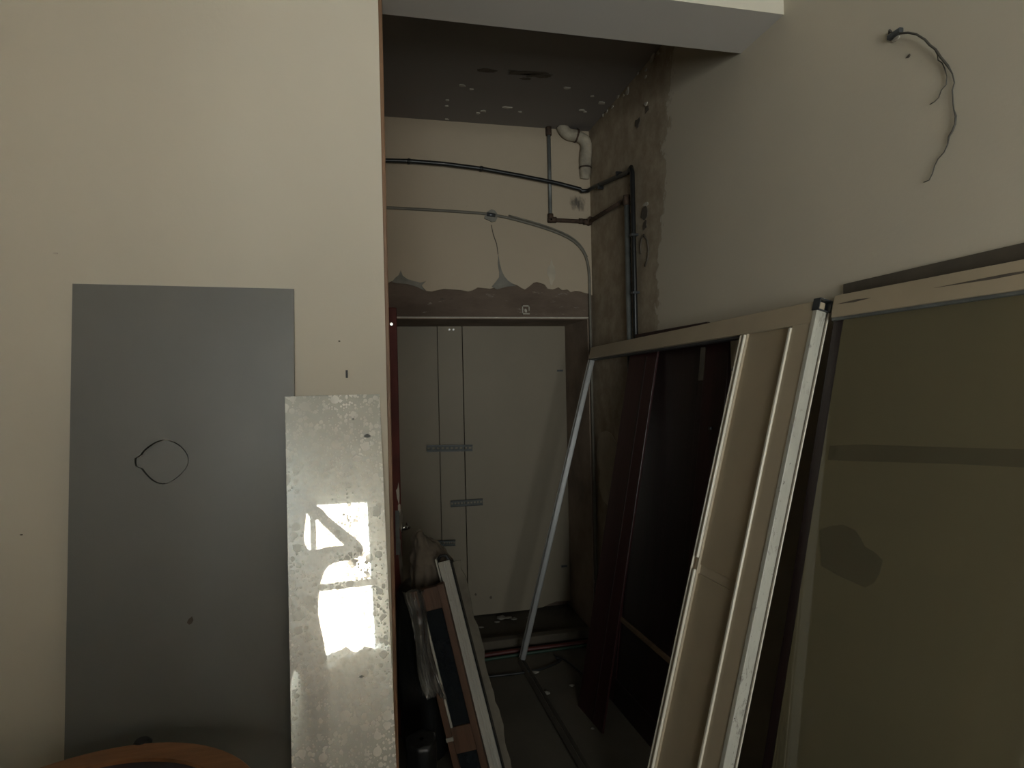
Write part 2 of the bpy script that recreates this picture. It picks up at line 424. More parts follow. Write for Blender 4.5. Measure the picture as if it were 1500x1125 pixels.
blob(on(808, 400, 1, YB-.012), .025, .075, 12, (0, -1, 0), (0, 0, 1), .002, .25, 9).build('filler_patch', 'pale_patch', wb)
# recessed stone in the lintel
p = on(770, 454, 1, YB)
b = MB(); s_ = .034
for a, c_ in (((-s_, -s_), (s_, -s_+.008)), ((-s_, s_-.008), (s_, s_)), ((-s_, -s_), (-s_+.008, s_)), ((s_-.008, -s_*.2), (s_, s_))):
    b.box((p.x+a[0]*.7, YB-.006, p.z+a[1]*.8), (p.x+c_[0]*.7, YB+.002, p.z+c_[1]*.8))
b.build('lintel_cavity_rim', 'flake', wb)
blob((p.x-.002, YB, p.z-.004), .010, .012, 7, (0, -1, 0), (0, 0, 1), .008, .3, 4).build('lintel_stone', 'flake', wb)
# plaster crack and torn flakes: thin pieces standing proud of the walls
fl = [(944, 312, .013, .045), (945, 330, .008, .03), (934, 180, .010, .03), (948, 160, .008, .02), (925, 268, .006, .03), (946, 300, .010, .012)]
for i, (x, y, a, c_) in enumerate(fl):
    q = on(x, y, 0, XR)
    blob(q, a*2.6, c_*.8, 11, (-1, 0, 0), (0, 0, 1), .003, .35, i).build('plaster_scar', 'dark_flake' if i != 5 else 'flake', wr)
for i, (x, y, a) in enumerate([(957, 83, .030), (947, 102, .013), (946, 112, .012), (920, 133, .026), (906, 142, .020), (914, 140, .014), (947, 152, .016), (935, 97, .012), (898, 156, .014), (890, 163, .016), (884, 168, .012), (965, 77, .014)]):
    q = on(x, y, 0, XR-.004); q.z = min(q.z, ZA-.006)
    blob(q, a*.7, a*.6, 7, (-.8, -.2, -.3), (0, .3, 1), .007, .5, 40+i).build('paint_flake', 'flake', wr)
ca = bpy.data.objects['ceiling_alcove']
for i, (x, y, a) in enumerate([(743, 157, .022), (707, 162, .016), (700, 165, .014), (655, 146, .012), (655, 155, .010), (852, 161, .018), (857, 163, .012), (655, 174, .010), (762, 163, .010), (690, 130, .014), (676, 124, .018), (830, 128, .018), (880, 150, .020), (868, 140, .013)]):
    q = on(x, y, 2, ZA)
    blob(q, a*.95, a*.55, 7, (0, 0, -1), (0, 1, 0), .006, .5, 70+i).build('paint_flake', 'flake', ca)
for i, (x, y, a, c_) in enumerate([(765, 106, .10, .022), (786, 110, .07, .018), (712, 103, .045, .014), (772, 115, .03, .012)]):
    q = on(x, y, 2, ZA)
    blob(q, a, c_, 14, (0, 0, -1), (.12, 1, 0), .0025, .45, 90+i).build('bare_patch', 'dark_flake', ca)
b = MB().tube([on(x, y, 0, XR-.002) for x, y in ((939, 372), (938, 360), (940, 350), (943, 344), (948, 352), (950, 364), (949, 378), (945, 390))], .0045, 6)
b.build('curled_paint_edge', 'dark_flake', wr)
# pale bare patch low on the right wall and stains
pp = [(876, 648), (880, 634), (888, 631), (896, 635), (901, 645), (908, 655), (908, 690), (900, 735), (892, 742), (884, 732), (878, 712), (880, 690), (875, 668)]
MB().poly([on(x, y, 0, XR) for x, y in pp], (-.004, 0, 0)).build('bare_plaster', 'pale_patch', wr)
# small nail hole and marks on the partition
q = on(508, 548, 1, YP); box('nail_slot', (q.x-.003, YP-.004, q.z-.011), (q.x+.003, YP+.001, q.z+.011), 'black_cable', pw)
for x, y in ((82, 371), (32, 783), (497, 500)):
    q = on(x, y, 1, YP); blob(q, .006 if x == 82 else .0035, .0022, 6, (0, -1, 0), (0, 0, 1), .002, .3, x).build('paint_scuff', 'flake' if x == 82 else 'torn_card', pw)

# window in the wall behind the viewpoint
wn = bpy.data.objects.new('window_1', None); COL.objects.link(wn); wn.location = (0, YF-.12, 0); struct(wn, 'white casement window letting in the daylight')
def wpart(name, a, c_, m='white_window'):
    o = box(name, (a[0], -.03, a[1]), (c_[0], .03, c_[1]), m, wn); return o
fw = .055
wpart('frame_bar', (WX0, WZ0), (WX1, WZ0+fw)); wpart('frame_bar', (WX0, WZ1-fw), (WX1, WZ1))
wpart('frame_bar', (WX0, WZ0), (WX0+fw, WZ1)); wpart('frame_bar', (WX1-fw, WZ0), (WX1, WZ1))
for mxx in (.365, -.27): wpart('mullion', (mxx-.026, WZ0), (mxx+.026, WZ1))
wpart('transom', (WX0, 1.30), (WX1, 1.36))
box('sill', (WX0-.05, .0, WZ0-.03), (WX1+.05, .18, WZ0), 'white_window', wn)
xs = [WX0, -.27, .365, WX1]
for i in range(3):
    for za, zb in ((WZ0, 1.33), (1.33, WZ1)):
        box('pane', (xs[i]+.02, -.003, za+.02), (xs[i+1]-.02, .003, zb-.02), 'clear_glass', wn)
fo = MB()
fo.box((1.2, -11.3, -6), (7, -11, 6.5))
struct(fo.build('wall_outside', 'facade_brick'), 'brick house front across the street')

# ------------------------------------------------------------------ white frame leaning on the right wall
O = Vector((.765, 3.38, .0)); U = Vector((.03, -1.84, .028)); V = Vector((.497, 0, 1.80))
FM = frame_m(O, U, V)          # x along the frame towards the viewer, z up the slope, y = into the room side
L, HF = 1.852, 1.862
ysgn = 1 if (FM.to_3x3() @ Vector((0, 1, 0))).x < 0 else -1
def fb(name, u0, u1, v0, v1, w0, w1, mat, parent, bev=.002):
    return MB().box((u0, ysgn*w0, v0), (u1, ysgn*w1, v1), 0, bev).build(name, mat, parent)
FA = empty('partition_frame', FM, 'tall cream partition frame with a narrow two-panel side leaning in the recess', 'frame')
fb('top_rail', 0, L, HF-.070, HF, -.032, 0, 'frame_cream', FA, .003)
fb('rail_lip', .0, L-.02, HF-.078, HF-.070, -.03, -.012, 'dark_steel', FA, .001)
b = MB()
for w0, w1, u0, u1 in ((-.03, -.026, .0, .034), (-.03, 0, .0, .004), (-.03, 0, .03, .034), (-.006, 0, .0, .010), (-.006, 0, .024, .034)):
    b.box((u0, ysgn*w0, .03), (u1, ysgn*w1, HF-.078))
b.build('channel_stile', 'aluminium', FA)
b = MB(); b.box((0, ysgn*-.03, 0), (L, 0, .004)).box((0, ysgn*-.03, 0), (L, ysgn*-.027, .034)).box((0, ysgn*-.003, 0), (L, 0, .034))
b.build('floor_channel', 'stain_dark', FA)
u1, u2, u3, u4 = 1.497, 1.535, 1.757, 1.777
fb('inner_stile', u1, u2, .03, HF-.068, -.030, -.002, 'frame_cream', FA)
fb('bead', u1+.003, u1+.008, .03, HF-.075, -.004, .003, 'bead_white', FA, .001)
fb('bead', u2-.012, u2-.004, 1.005, HF-.075, -.004, .006, 'bead_white', FA, .002)
fb('bead', u2-.012, u2-.004, .04, .965, -.004, .006, 'bead_white', FA, .002)
fb('groove', u2-.022, u2-.016, .04, HF-.075, -.006, -.0012, 'tan_batten', FA, .0005)
p_up = fb('panel', u2-.004, u3, .985, HF-.068, -.022, -.010, 'frame_panel', FA)
p_lo = fb('panel', u2-.004, u3, .03, .955, -.022, -.010, 'frame_panel', FA)
fb('cross_rail', u2-.004, u3, .955, .985, -.026, -.014, 'frame_cream', FA)
fb('bead', u3-.002, u3+.008, .03, HF-.075, -.014, .005, 'bead_white', FA, .002)
fb('outer_stile', u3+.006, L-.006, .03, HF-.068, -.030, -.001, 'frame_cream', FA)
fb('edge_profile', L-.008, L+.010, .0, HF-.030, -.033, .001, 'scratched_white', FA, .002)
fb('edge_groove', L-.008, L+.007, .0, HF-.030, -.039, -.033, 'stain_dark', FA, 0)
fb('edge_lip', L-.008, L+.012, .0, HF-.030, -.043, -.039, 'bead_white', FA, .001)
b = MB()
for w0, w1, v0, v1 in ((-.042, .002, HF-.030, HF-.027), (-.042, .002, HF+.003, HF+.006), (-.042, -.039, HF-.030, HF+.006), (-.001, .002, HF-.030, HF+.006)):
    b.box((L-.012, ysgn*w0, v0), (L+.016, ysgn*w1, v1))
b.box((L-.014, ysgn*-.040, HF-.028), (L-.010, 0, HF+.004))
b.build('corner_socket', 'dark_steel', FA)
fb('hinge_pin', u1-.010, u1+.002, 1.66, 1.672, -.02, 0, 'dark_steel', FA, .001)

# ------------------------------------------------------------------ glazed frame leaning on the right wall, nearer the viewer
O = Vector((.93, 1.525, 0)); GM = frame_m(O, (0, -1, 0), (.386, 0, 1.83))
LG, HG = 1.9, 1.872
FB = empty('glazed_frame', GM, 'large smoked glass pane in a white-painted timber frame against the wall', 'frame')
def gb(name, u0, u1, v0, v1, w0, w1, mat, bev=.002, parent=None): return MB().box((u0, ysgn*w0, v0), (u1, ysgn*w1, v1), 0, bev).build(name, mat, parent or FB)
b = MB(); b.box((0, 0, HG-.066), (LG, ysgn*-.018, HG), 0, .003)
tr_ = b.build('top_rail', 'frame_cream', FB)
for a, c_, z in ((.02, .14, HG-.028), (.33, .62, HG-.030)):
    MB().poly([(a, 0, z), (c_*.6+a*.4, 0, z+.004), (c_, 0, z+.001), (c_*.5+a*.5, 0, z-.003)], (0, ysgn*.0008, 0)).build('crack', 'dark_flake', tr_)
gb('glazing_lip', 0, LG, HG-.074, HG-.066, -.024, -.004, 'galvanised', .001)
gb('end_stile', 0, .045, .0, HG-.07, -.028, -.012, 'mahogany_dark')  # stile lies in shade; the shade is put into its dark colour
gb('end_stile', LG-.05, LG, .0, HG-.07, -.028, 0, 'frame_cream')
gb('bottom_rail', .0, LG, 0, .07, -.028, 0, 'frame_cream')
gb('glass_pane', .04, LG-.05, .07, HG-.07, -.016, -.011, 'smoked_glass', 0)
def onm(px, py, m):
    d = FW+RT*((px-750)/FPX)-UP*((py-562.5)/FPX); nn = m.to_3x3() @ Vector((0, 1, 0))
    return m.inverted() @ (EYE+d*((m.translation-EYE).dot(nn)/d.dot(nn)))
def ext(p, q, u): return p+(q-p)*((u-p.x)/(q.x-p.x))
t_ = [onm(x, y, GM) for x, y in ((1211, 652), (1260, 650), (1380, 654), (1500, 657))]; l_ = [onm(x, y, GM) for x, y in ((1208, 673), (1260, 675), (1380, 678), (1500, 684))]
band = t_+[ext(t_[0], t_[3], 1.84)]+[ext(l_[0], l_[3], 1.84)]+l_[::-1]
patch = [onm(x, y, GM) for x, y in ((1196, 776), (1212, 770), (1230, 768), (1248, 776), (1256, 788), (1262, 800), (1276, 808), (1288, 820), (1284, 838), (1276, 852), (1262, 860), (1244, 852), (1222, 842), (1198, 828))]
for nm_, pp in (('dark_band', band), ('dark_patch', patch)):
    MB().poly([(q_.x, ysgn*-.0112, q_.z) for q_ in pp], (0, ysgn*.0008, 0)).build(nm_, 'dark_film', FB)  # film shapes on the pane for the dark bar and blotch in it
# thin sheet behind it, drawn for the dark band above the frame
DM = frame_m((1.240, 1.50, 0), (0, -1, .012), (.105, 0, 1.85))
o = MB().box((0, 0, 0), (1.5, ysgn*-.007, 1.868), 0, .001).build('dark_sheet', 'galvanised'); o.matrix_world = DM
tag(o, 'thin dark sheet between the smoked glass frame and the wall', 'board')
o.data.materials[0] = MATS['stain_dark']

# ------------------------------------------------------------------ mahogany leaves behind the white frame
PM = frame_v((.945, 2.85, 0), (.024, -.26, 0), (.345, .06, 1.75))
MP = empty('mahogany_plank', PM, 'narrow dark red plank leaning behind the open half of the cream frame', 'plank')
pb = MB().box((0, 0, 0), (.26, ysgn*-.010, 1.765), 0, .001).build('board', 'mahogany', MP)
MB().box((.155, ysgn*.0012, .02), (.168, -ysgn*.004, 1.74), 0, 0).build('groove', 'mahogany_dark', MP)
LM = frame_m((1.118, 2.93, 0), (.035, -.9, 0), (.212, 0, 1.835))
ML = empty('mahogany_door', LM, 'wide dark mahogany door leaf leaning on the wall behind the cream frame', 'door')
def lb(name, u0, u1, v0, v1, w0, w1, mat, bev=.002): return MB().box((u0, ysgn*w0, v0), (u1, ysgn*w1, v1), 0, bev).build(name, mat, ML)
lb('stile', 0, .10, 0, 1.845, -.02, 0, 'mahogany'); lb('stile', .66, .82, 0, 1.845, -.02, 0, 'mahogany')
lb('stile_strip', .615, .66, 0, 1.83, -.02, -.004, 'mahogany_dark'); lb('paper_scrap', .618, .655, 1.60, 1.74, -.006, -.002, 'torn_card')
lb('top_rail', .10, .66, 1.755, 1.845, -.02, 0, 'mahogany'); lb('bottom_rail', .10, .66, 0, .12, -.02, 0, 'mahogany_dark')
lb('panel', .09, .625, .11, 1.77, -.018, -.008, 'mahogany_dark', 0)
lb('batten', .02, .66, .405, .425, -.010, .006, 'tan_batten')
lb('latch', .735, .752, 1.40, 1.412, 0, .008, 'dark_steel', .001)

# ------------------------------------------------------------------ open red door seen on its edge
RD = empty('red_door', (.072, 3.61, 0), 'dark red door standing open edge-on in the doorway', 'door')
b = MB().box((0, -.81, .012), (.037, 0, 1.948), 0, .003); b.build('leaf', 'red_door', RD)
for z0_, z1_ in ((1.06, 1.60), (.25, .85)): MB().box((.037, -.68, z0_), (.041, -.13, z1_), 0, .002).build('raised_panel', 'red_door', RD)
MB().box((.010, -.813, .83), (.028, -.809, 1.03), 0, .0005).build('lock_plate', 'zinc', RD)
hd = MB().cyl((.037, -.75, .935), (.062, -.75, .935), .011).build('handle', 'chrome', RD)
MB().tube([(.060, -.75, .935), (.066, -.75, .935), (.072, -.745, .935), (.072, -.66, .932)], .009, 10).build('lever', 'chrome', hd)
MB().cyl((.037, -.75, .935), (.042, -.75, .935), .024).build('rose', 'chrome', hd)
for zz in (.35, 1.0, 1.7): MB().cyl((.0, .006, zz-.04), (.0, .006, zz+.04), .007).build('hinge', 'dark_steel', RD)
MB().cyl((.012, -.816, 1.872), (.012, -.809, 1.872), .007, 10).build('screw_head', 'chrome', RD)
for i, (z, h_, w_) in enumerate(((1.10, .05, .008), (1.04, .03, .006), (.99, .05, .010), (.86, .04, .007), (.80, .06, .008), (.72, .05, .007), (.62, .03, .008), (.45, .04, .006))):
    blob((.026+.004*(i % 3), -.81, z), w_, h_, 9, (0, -1, 0), (0, 0, 1), .002, .4, 200+i).build('bare_paint_spot', 'flake' if i < 2 else 'torn_card', RD)

# ------------------------------------------------------------------ boards standing in the recess and their straps
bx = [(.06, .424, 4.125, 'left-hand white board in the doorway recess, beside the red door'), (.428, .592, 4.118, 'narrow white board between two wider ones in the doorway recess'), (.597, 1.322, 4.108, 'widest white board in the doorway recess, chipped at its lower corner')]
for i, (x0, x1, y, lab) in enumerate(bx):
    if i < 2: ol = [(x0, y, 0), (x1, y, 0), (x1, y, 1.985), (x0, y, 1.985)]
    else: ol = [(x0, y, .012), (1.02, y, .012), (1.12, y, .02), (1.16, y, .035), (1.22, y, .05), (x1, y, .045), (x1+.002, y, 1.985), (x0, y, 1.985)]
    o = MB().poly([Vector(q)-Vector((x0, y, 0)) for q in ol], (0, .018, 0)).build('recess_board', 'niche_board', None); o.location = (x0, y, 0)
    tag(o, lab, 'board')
    if i == 2:
        for k, (px_, py_) in enumerate(((820, 543), (826, 829))):
            q = on(px_, py_, 1, y); box('hinge_stub', (q.x-x0-.02, -.012, q.z-.006), (q.x-x0+.02, .001, q.z+.006), 'dark_steel', o)
        for px_ in (656, 663):
            pass
        for px_, py_ in ((697, 871), (719, 875)):
            q = on(px_, py_, 1, y); blob((q.x-x0, 0, q.z), .008, .009, 8, (0, -1, 0), (0, 0, 1), .001, .3, px_).build('scuff', 'dark_flake', o)
    if i == 1:
        for px_ in (658, 664):
            q = on(px_, 483, 1, y); MB().cyl((q.x-x0, -.006, q.z), (q.x-x0, .002, q.z), .007, 8).build('screw', 'chrome', o)
def strap(px0, py0, px1, py1, hw, lab):
    y = 4.098; A = on(px0, py0, 1, y); B = on(px1, py1, 1, y); c = (A+B)/2; ln = (B-A).length
    m = frame_m(c, B-A, (0, 0, 1)); e = empty('perforated_strap', m, lab, 'metal strap', 'perforated metal straps on the recess boards')
    h = hw; k = 10
    b = MB(); b.box((-ln/2, ysgn*0, -h), (ln/2, ysgn*.003, -h*.30)).box((-ln/2, 0, h*.30), (ln/2, ysgn*.003, h))
    st = ln/k
    for j in range(k+1):
        u = -ln/2+j*st; b.box((max(u-st*.2, -ln/2), 0, -h*.30), (min(u+st*.2, ln/2), ysgn*.003, h*.30))
    b.build('plate', 'zinc', e)
    b = MB(); b.box((-ln/2, 0, h*.8), (ln/2, ysgn*.010, h)); b.build('upper_flange', 'black_pipe', e)
    b = MB(); b.box((-ln/2, 0, -h), (ln/2, ysgn*.010, -h*.8)); b.build('lower_flange', 'black_pipe', e)
strap(625, 657, 692, 656, .022, 'long perforated metal strap, the highest of three across the board joints')
strap(660, 738, 707, 735, .022, 'perforated metal strap slightly tilted, the middle one on the recess boards')
strap(632, 796, 667, 795, .020, 'short perforated metal strap, the lowest one on the recess boards')

# ------------------------------------------------------------------ pipes and cables
def backpt(x, y, off=.02): return on(x, y, 1, YB-.012-off)
def rightpt(x, y, off=.02): return on(x, y, 0, XR-off)
# black pipe
p0 = backpt(563, 235, .042); p0.x = -.375
pb_ = [p0, backpt(563, 235, .042), backpt(600, 236, .042), backpt(650, 240, .042), backpt(705, 247, .042), backpt(760, 257, .042), backpt(815, 268, .042), backpt(850, 277, .042)]
cr = Vector((XR-.02, YB-.054, backpt(864, 280, .042).z)); pr = rightpt(926, 244); pd = rightpt(930, 500); pd.y = pr.y; pd.z = .12
path = pb_+[cr+Vector((-.05, 0, -.002)), cr+Vector((-.012, -.004, 0)), cr+Vector((-.001, -.045, .004)), pr+Vector((0, .05, -.012)), pr+Vector((0, .012, 0)), pr+Vector((0, 0, -.03)), pd]
BP = empty('black_water_pipe', (0, YB, 0), 'black pipe running along the rear wall and round the damp corner', 'pipe')
def rel(e, mb, name, mat):
    o = mb.build(name, mat); o.parent = e; o.matrix_parent_inverse = e.matrix_world.inverted(); return o
bpy.context.view_layer.update()
rel(BP, MB().tube(path, .0125, 12), 'run', 'black_pipe')
for x, y in ((599, 236), (705, 247)):
    q = backpt(x, y, .042); rel(BP, MB().tube([q+Vector((-.008, 0, .0005)), q+Vector((.008, 0, -.0015))], .0165, 12).box(q+Vector((-.004, 0, -.004)), q+Vector((.004, .043, .004))), 'clip', 'black_pipe')
for x, y in ((906, 256), (879, 273)):
    q = rightpt(x, y); rel(BP, MB().box(q+Vector((-.016, -.006, -.017)), q+Vector((.02, .006, .017)), 0, .002), 'clip', 'black_pipe')
for zz in (2.35, 2.05):
    rel(BP, MB().box((XR-.037, pr.y-.017, zz-.006), (XR, pr.y+.017, zz+.006), 0, .002), 'clip', 'dark_steel')
# galvanised pipe with rusty fittings
GP = empty('galvanised_pipe', (1.09, YB, 2), 'rusty galvanised pipe with elbows dropping from the ceiling beside the drain', 'pipe')
a = backpt(804, 186, .017); a.z = ZA; c = backpt(806, 322, .017); c.x = a.x = (a.x+c.x)/2
d = Vector((XR-.018, c.y, backpt(862, 325).z)); e = rightpt(918, 291, .018); g_ = Vector((e.x, e.y, .15))
bpy.context.view_layer.update()
rel(GP, MB().tube([a, c], .0115, 12), 'riser', 'galvanised')
rel(GP, MB().tube([c, d], .0125, 12), 'cross_run', 'rusty_pipe')
rel(GP, MB().tube([d, e], .0125, 12), 'wall_run', 'rusty_pipe')
rel(GP, MB().tube([e, g_], .0155, 12), 'drop', 'galvanised')
for q, dirs in ((c, ((0, 0, 1), (1, 0, 0))), (d, ((-1, 0, 0), (0, -1, .3))), (e, ((0, 1, -.3), (0, 0, -1)))):
    b = MB()
    for dv in dirs:
        dv = Vector(dv).normalized(); b.tube([q-dv*.016, q+dv*.036], .0185, 12)
    rel(GP, b, 'elbow', 'rusty_pipe')
rel(GP, MB().tube([a, a+Vector((0, 0, -.05))], .018, 12), 'collar', 'rusty_pipe')
q = backpt(851, 324, .017); rel(GP, MB().tube([q+Vector((-.012, 0, 0)), q+Vector((.012, 0, 0))], .017, 12), 'collar', 'rusty_pipe')
# plastered drain elbow
DP = empty('drain_pipe', (1.28, YB, 3.1), 'short plaster-coated drain elbow under the ceiling in the damp corner', 'pipe')
bpy.context.view_layer.update()
q0 = backpt(822, 188, .03); q0.z = ZA+.01; q1 = backpt(830, 197, .035); q2 = backpt(846, 199, .035); q3 = backpt(860, 208, .035); q4 = backpt(861, 232, .035); q5 = backpt(869, 252, .03); q6 = backpt(871, 262, .015)
lim = XR-.04
for q in (q4, q5, q6): q.x = min(q.x, lim)
rel(DP, MB().tube([q0, q1, q2], .036, 16, smooth_path=2), 'inlet', 'drain_plaster')
rel(DP, MB().tube([q2, q3, q4, q5, q6], [.034, .036, .038, .034, .030], 16, smooth_path=2), 'bend', 'drain_plaster')
rel(DP, MB().tube([q2+Vector((-.012, 0, .002)), q2+Vector((-.002, 0, 0))], .0415, 16), 'joint_ring', 'rusty_pipe')
dv = (q5-q4).normalized(); qm = q4.lerp(q5, .7)
rel(DP, MB().tube([qm-dv*.004, qm+dv*.004], .039, 16), 'joint_ring', 'rusty_pipe')
# pale conduit with junction dab
CP = empty('cable_conduit', (.7, YB, 2), 'thin brown conduit curving down the rear wall to the corner', 'conduit')
bpy.context.view_layer.update()
c0 = backpt(565, 304, .009); c0.x = -.375
cp = [c0]+[backpt(x, y, .009) for x, y in ((565, 304), (640, 308), (700, 312), (718, 314), (745, 319), (785, 330), (815, 340), (838, 351), (852, 364), (860, 380), (864, 400), (865, 430))]
for k in (-1, -2): cp[k].x = XR-.020
cp.append(Vector((XR-.016, YB-.021, .25)))
rel(CP, MB().tube(cp, .0085, 10, smooth_path=1), 'tube', 'conduit')
cp2 = [q+Vector((0.0, -.004, .014)) for q in cp[5:11]]
rel(CP, MB().tube(cp2, .005, 8, smooth_path=1), 'second_cable', 'conduit')
q = backpt(719, 315, .006)
rel(CP, blob(q+Vector((.004, .006, -.004)), .046, .036, 12, (0, -1, 0), (0, 0, 1), .012, .2, 31), 'cement_dab', 'cement')
rel(CP, MB().tube([q+Vector((-.026, -.002, .003)), q+Vector((.026, -.002, -.003))], .013, 10), 'coupling', 'dark_steel')

# frayed wires on the right wall
q = lambda x, y, o=.006: on(x, y, 0, XR-o)
WR = empty('frayed_wire', q(1312, 50, 0), 'two thin frayed wires dangling from a broken wall fixing', 'wire')
bpy.context.view_layer.update()
m1 = [(1318, 49, .02), (1330, 48, .02), (1342, 50, .018), (1355, 58, .016), (1362, 66, .014), (1370, 72, .012), (1378, 84, .01), (1388, 96, .008), (1395, 108, .006), (1398, 121, .005), (1395, 132, .005), (1396, 150, .005), (1397, 160, .005), (1400, 170, .006), (1399, 182, .006), (1395, 192, .005), (1390, 200, .005), (1388, 212, .004), (1383, 223, .004), (1374, 233, .004), (1369, 243, .005), (1366, 254, .005), (1361, 264, .006), (1353, 267, .008)]
m2 = [(1368, 70, .013), (1373, 80, .01), (1374, 88, .008), (1380, 92, .007), (1384, 101, .006), (1387, 112, .005), (1386, 124, .005), (1379, 132, .005), (1375, 143, .005), (1369, 149, .006), (1362, 153, .008)]
rel(WR, MB().tube([q(*m) for m in m1], [.0028]*8+[.0015]*5+[.0023]*4+[.0013]*7, 6), 'strand', 'wire')
rel(WR, MB().tube([q(*m) for m in m2], .0013, 6), 'strand', 'wire')
b = MB(); c_ = q(1313, 50, 0)
b.box(c_+Vector((-.012, -.022, -.008)), c_+Vector((.01, .02, .006)), 0, .003)
rel(WR, b, 'anchor', 'dark_steel')
b = MB().tube([q(1302, 49, .0), q(1303, 44, .02), q(1306, 47, .012)], .0025, 6); rel(WR, b, 'hook', 'wire')
rel(WR, blob(q(1314, 57, 0), .012, .006, 7, (-1, 0, 0), (0, 0, 1), .004, .3, 3), 'plaster_crumb', 'flake')
rel(WR, blob(q(1331, 83, 0), .007, .004, 6, (-1, 0, 0), (0, 0, 1), .002, .4, 8), 'plaster_crumb', 'dark_flake')

# ------------------------------------------------------------------ grey board and spotted mirror against the partition
al = math.radians(3.3)
bl = on(95, 410, 1, 1.765); brr = on(418, 425, 1, 1.765)
bh = (bl.z+brr.z)/2/math.cos(al); GBM = frame_m((bl.x-.004, 1.765-bh*math.sin(al)-.004, 0), (1, 0, -.012), (0, math.sin(al), math.cos(al)))
wdt = brr.x-bl.x+.004
GB = empty('grey_board', GBM, 'tall matte grey board with a cut circular hatch leaning on the partition', 'board')
fs = 1 if (GBM.to_3x3() @ Vector((0, 1, 0))).y < 0 else -1    # local y sign that faces the room
hc = on(239, 676, 1, 1.728)
loc = GBM.inverted() @ hc; hu, hv = loc.x, loc.z
NSEG = 40; hole = []; plug = []
for k in range(NSEG):
    a = 2*math.pi*k/NSEG; r = .0555*(1+.035*math.cos(4*a+.3)+.02*math.sin(3*a))
    if abs(a-math.pi) < .20: r += .010
    hole.append((hu+math.cos(a)*r*1.02, hv+math.sin(a)*r)); plug.append((hu+.0012+math.cos(a)*(r-.0030)*1.02-(.008 if abs(a-math.pi) < .20 else 0)*0, hv-.0008+math.sin(a)*(r-.0030)))
# board face with a real hole: ring from hole to a rectangle
b = MB(); th = .016
per = []
for k in range(NSEG):
    a = 2*math.pi*k/NSEG; dx, dz = math.cos(a), math.sin(a)
    ts = []
    if dx > 1e-9: ts.append((wdt-hu)/dx)
    if dx < -1e-9: ts.append((0-hu)/dx)
    if dz > 1e-9: ts.append((bh-hv)/dz)
    if dz < -1e-9: ts.append((0-hv)/dz)
    t = min(ts); per.append([hu+dx*t, hv+dz*t])
for cx_, cz_ in ((0, 0), (wdt, 0), (wdt, bh), (0, bh)):
    k = min(range(NSEG), key=lambda i: (per[i][0]-cx_)**2+(per[i][1]-cz_)**2); per[k] = [cx_, cz_]
vs = [(x, 0, z) for x, z in hole]+[(x, 0, z) for x, z in per]+[(x, -fs*th, z) for x, z in hole]+[(x, -fs*th, z) for x, z in per]
F_ = []
for k in range(NSEG):
    j = (k+1) % NSEG; n_ = NSEG
    F_ += [(k, j, n_+j, n_+k), (2*n_+k, 3*n_+k, 3*n_+j, 2*n_+j), (k, 2*n_+k, 2*n_+j, j), (n_+k, n_+j, 3*n_+j, 3*n_+k)]
b.add(vs, F_); b.build('sheet', 'grey_board', GB)
MB().poly([(x, fs*-.0005, z) for x, z in plug], (0, -fs*.012, 0)).build('hatch', 'grey_board', GB)
q = GBM.inverted() @ on(278, 909, 1, 1.71)
blob((q.x, 0, q.z), .006, .009, 7, (0, fs, 0), (0, 0, 1), .001, .4, 2).build('stain_spot', 'dark_flake', GB)

lean, ym = math.radians(10.5), math.radians(6.4)
nm = Vector((math.sin(ym)*math.cos(lean), -math.cos(ym)*math.cos(lean), math.sin(lean)))
mw, mt = .252, 1.574
ux = Vector((math.cos(ym), math.sin(ym), 0)); vx = nm.cross(ux)*1
vx = vx if vx.z > 0 else -vx
tr_pt = Vector((.016, YP-.006, mt))                      # upper right corner on the partition
mh = mt/vx.z
MM = frame_m(tr_pt-vx*mh-ux*mw, ux, vx)
SM = empty('spotted_mirror', MM, 'narrow dusty mirror covered in pale spots leaning beside the grey board', 'mirror')
fs2 = 1 if (MM.to_3x3() @ Vector((0, 1, 0))).y < 0 else -1
MB().box((0, 0, 0), (mw, -fs2*.005, mh), 0, .0008).build('glass_sheet', 'old_mirror', SM)
for px_, py_, rx, rz in ((517, 614, .003, .003), (538, 638, .010, .005), (530, 991, .006, .003)):
    d_ = FW+RT*((px_-750)/FPX)-UP*((py_-562.5)/FPX); nn = MM.to_3x3() @ Vector((0, 1, 0)); t = (MM.translation-EYE).dot(nn)/d_.dot(nn)
    q = MM.inverted() @ (EYE+d_*t)
    blob((q.x, 0, q.z), rx, rz, 8, (0, fs2, 0), (0, 0, 1), .0012, .3, px_).build('chip_mark', 'black_cable', SM)

# ------------------------------------------------------------------ round table in front of the grey board
TZ, TR = .79, .338; tc = Vector((-.559, 1.217, 0))
RTb = empty('round_table', tc, 'round side table with orange wooden rim in front of the grey board', 'table')
b = MB(); seg = 72; prof = [(TR-.064, TZ-.006), (TR-.064, TZ), (TR-.006, TZ), (TR, TZ-.006), (TR, TZ-.030), (TR-.006, TZ-.036), (TR-.064, TZ-.036)]
vs = [(r*math.cos(2*math.pi*k/seg), r*math.sin(2*math.pi*k/seg), z) for k in range(seg) for r, z in prof]; P_ = len(prof)
b.add(vs, [(k*P_+i, k*P_+(i+1) % P_, ((k+1) % seg)*P_+(i+1) % P_, ((k+1) % seg)*P_+i) for k in range(seg) for i in range(P_)], 0, False)
b.build('rim', 'orange_wood', RTb)
MB().poly([((TR-.062)*math.cos(2*math.pi*k/seg), (TR-.062)*math.sin(2*math.pi*k/seg), TZ-.016) for k in range(seg)], (0, 0, .008)).build('inset_top', 'table_glass', RTb)
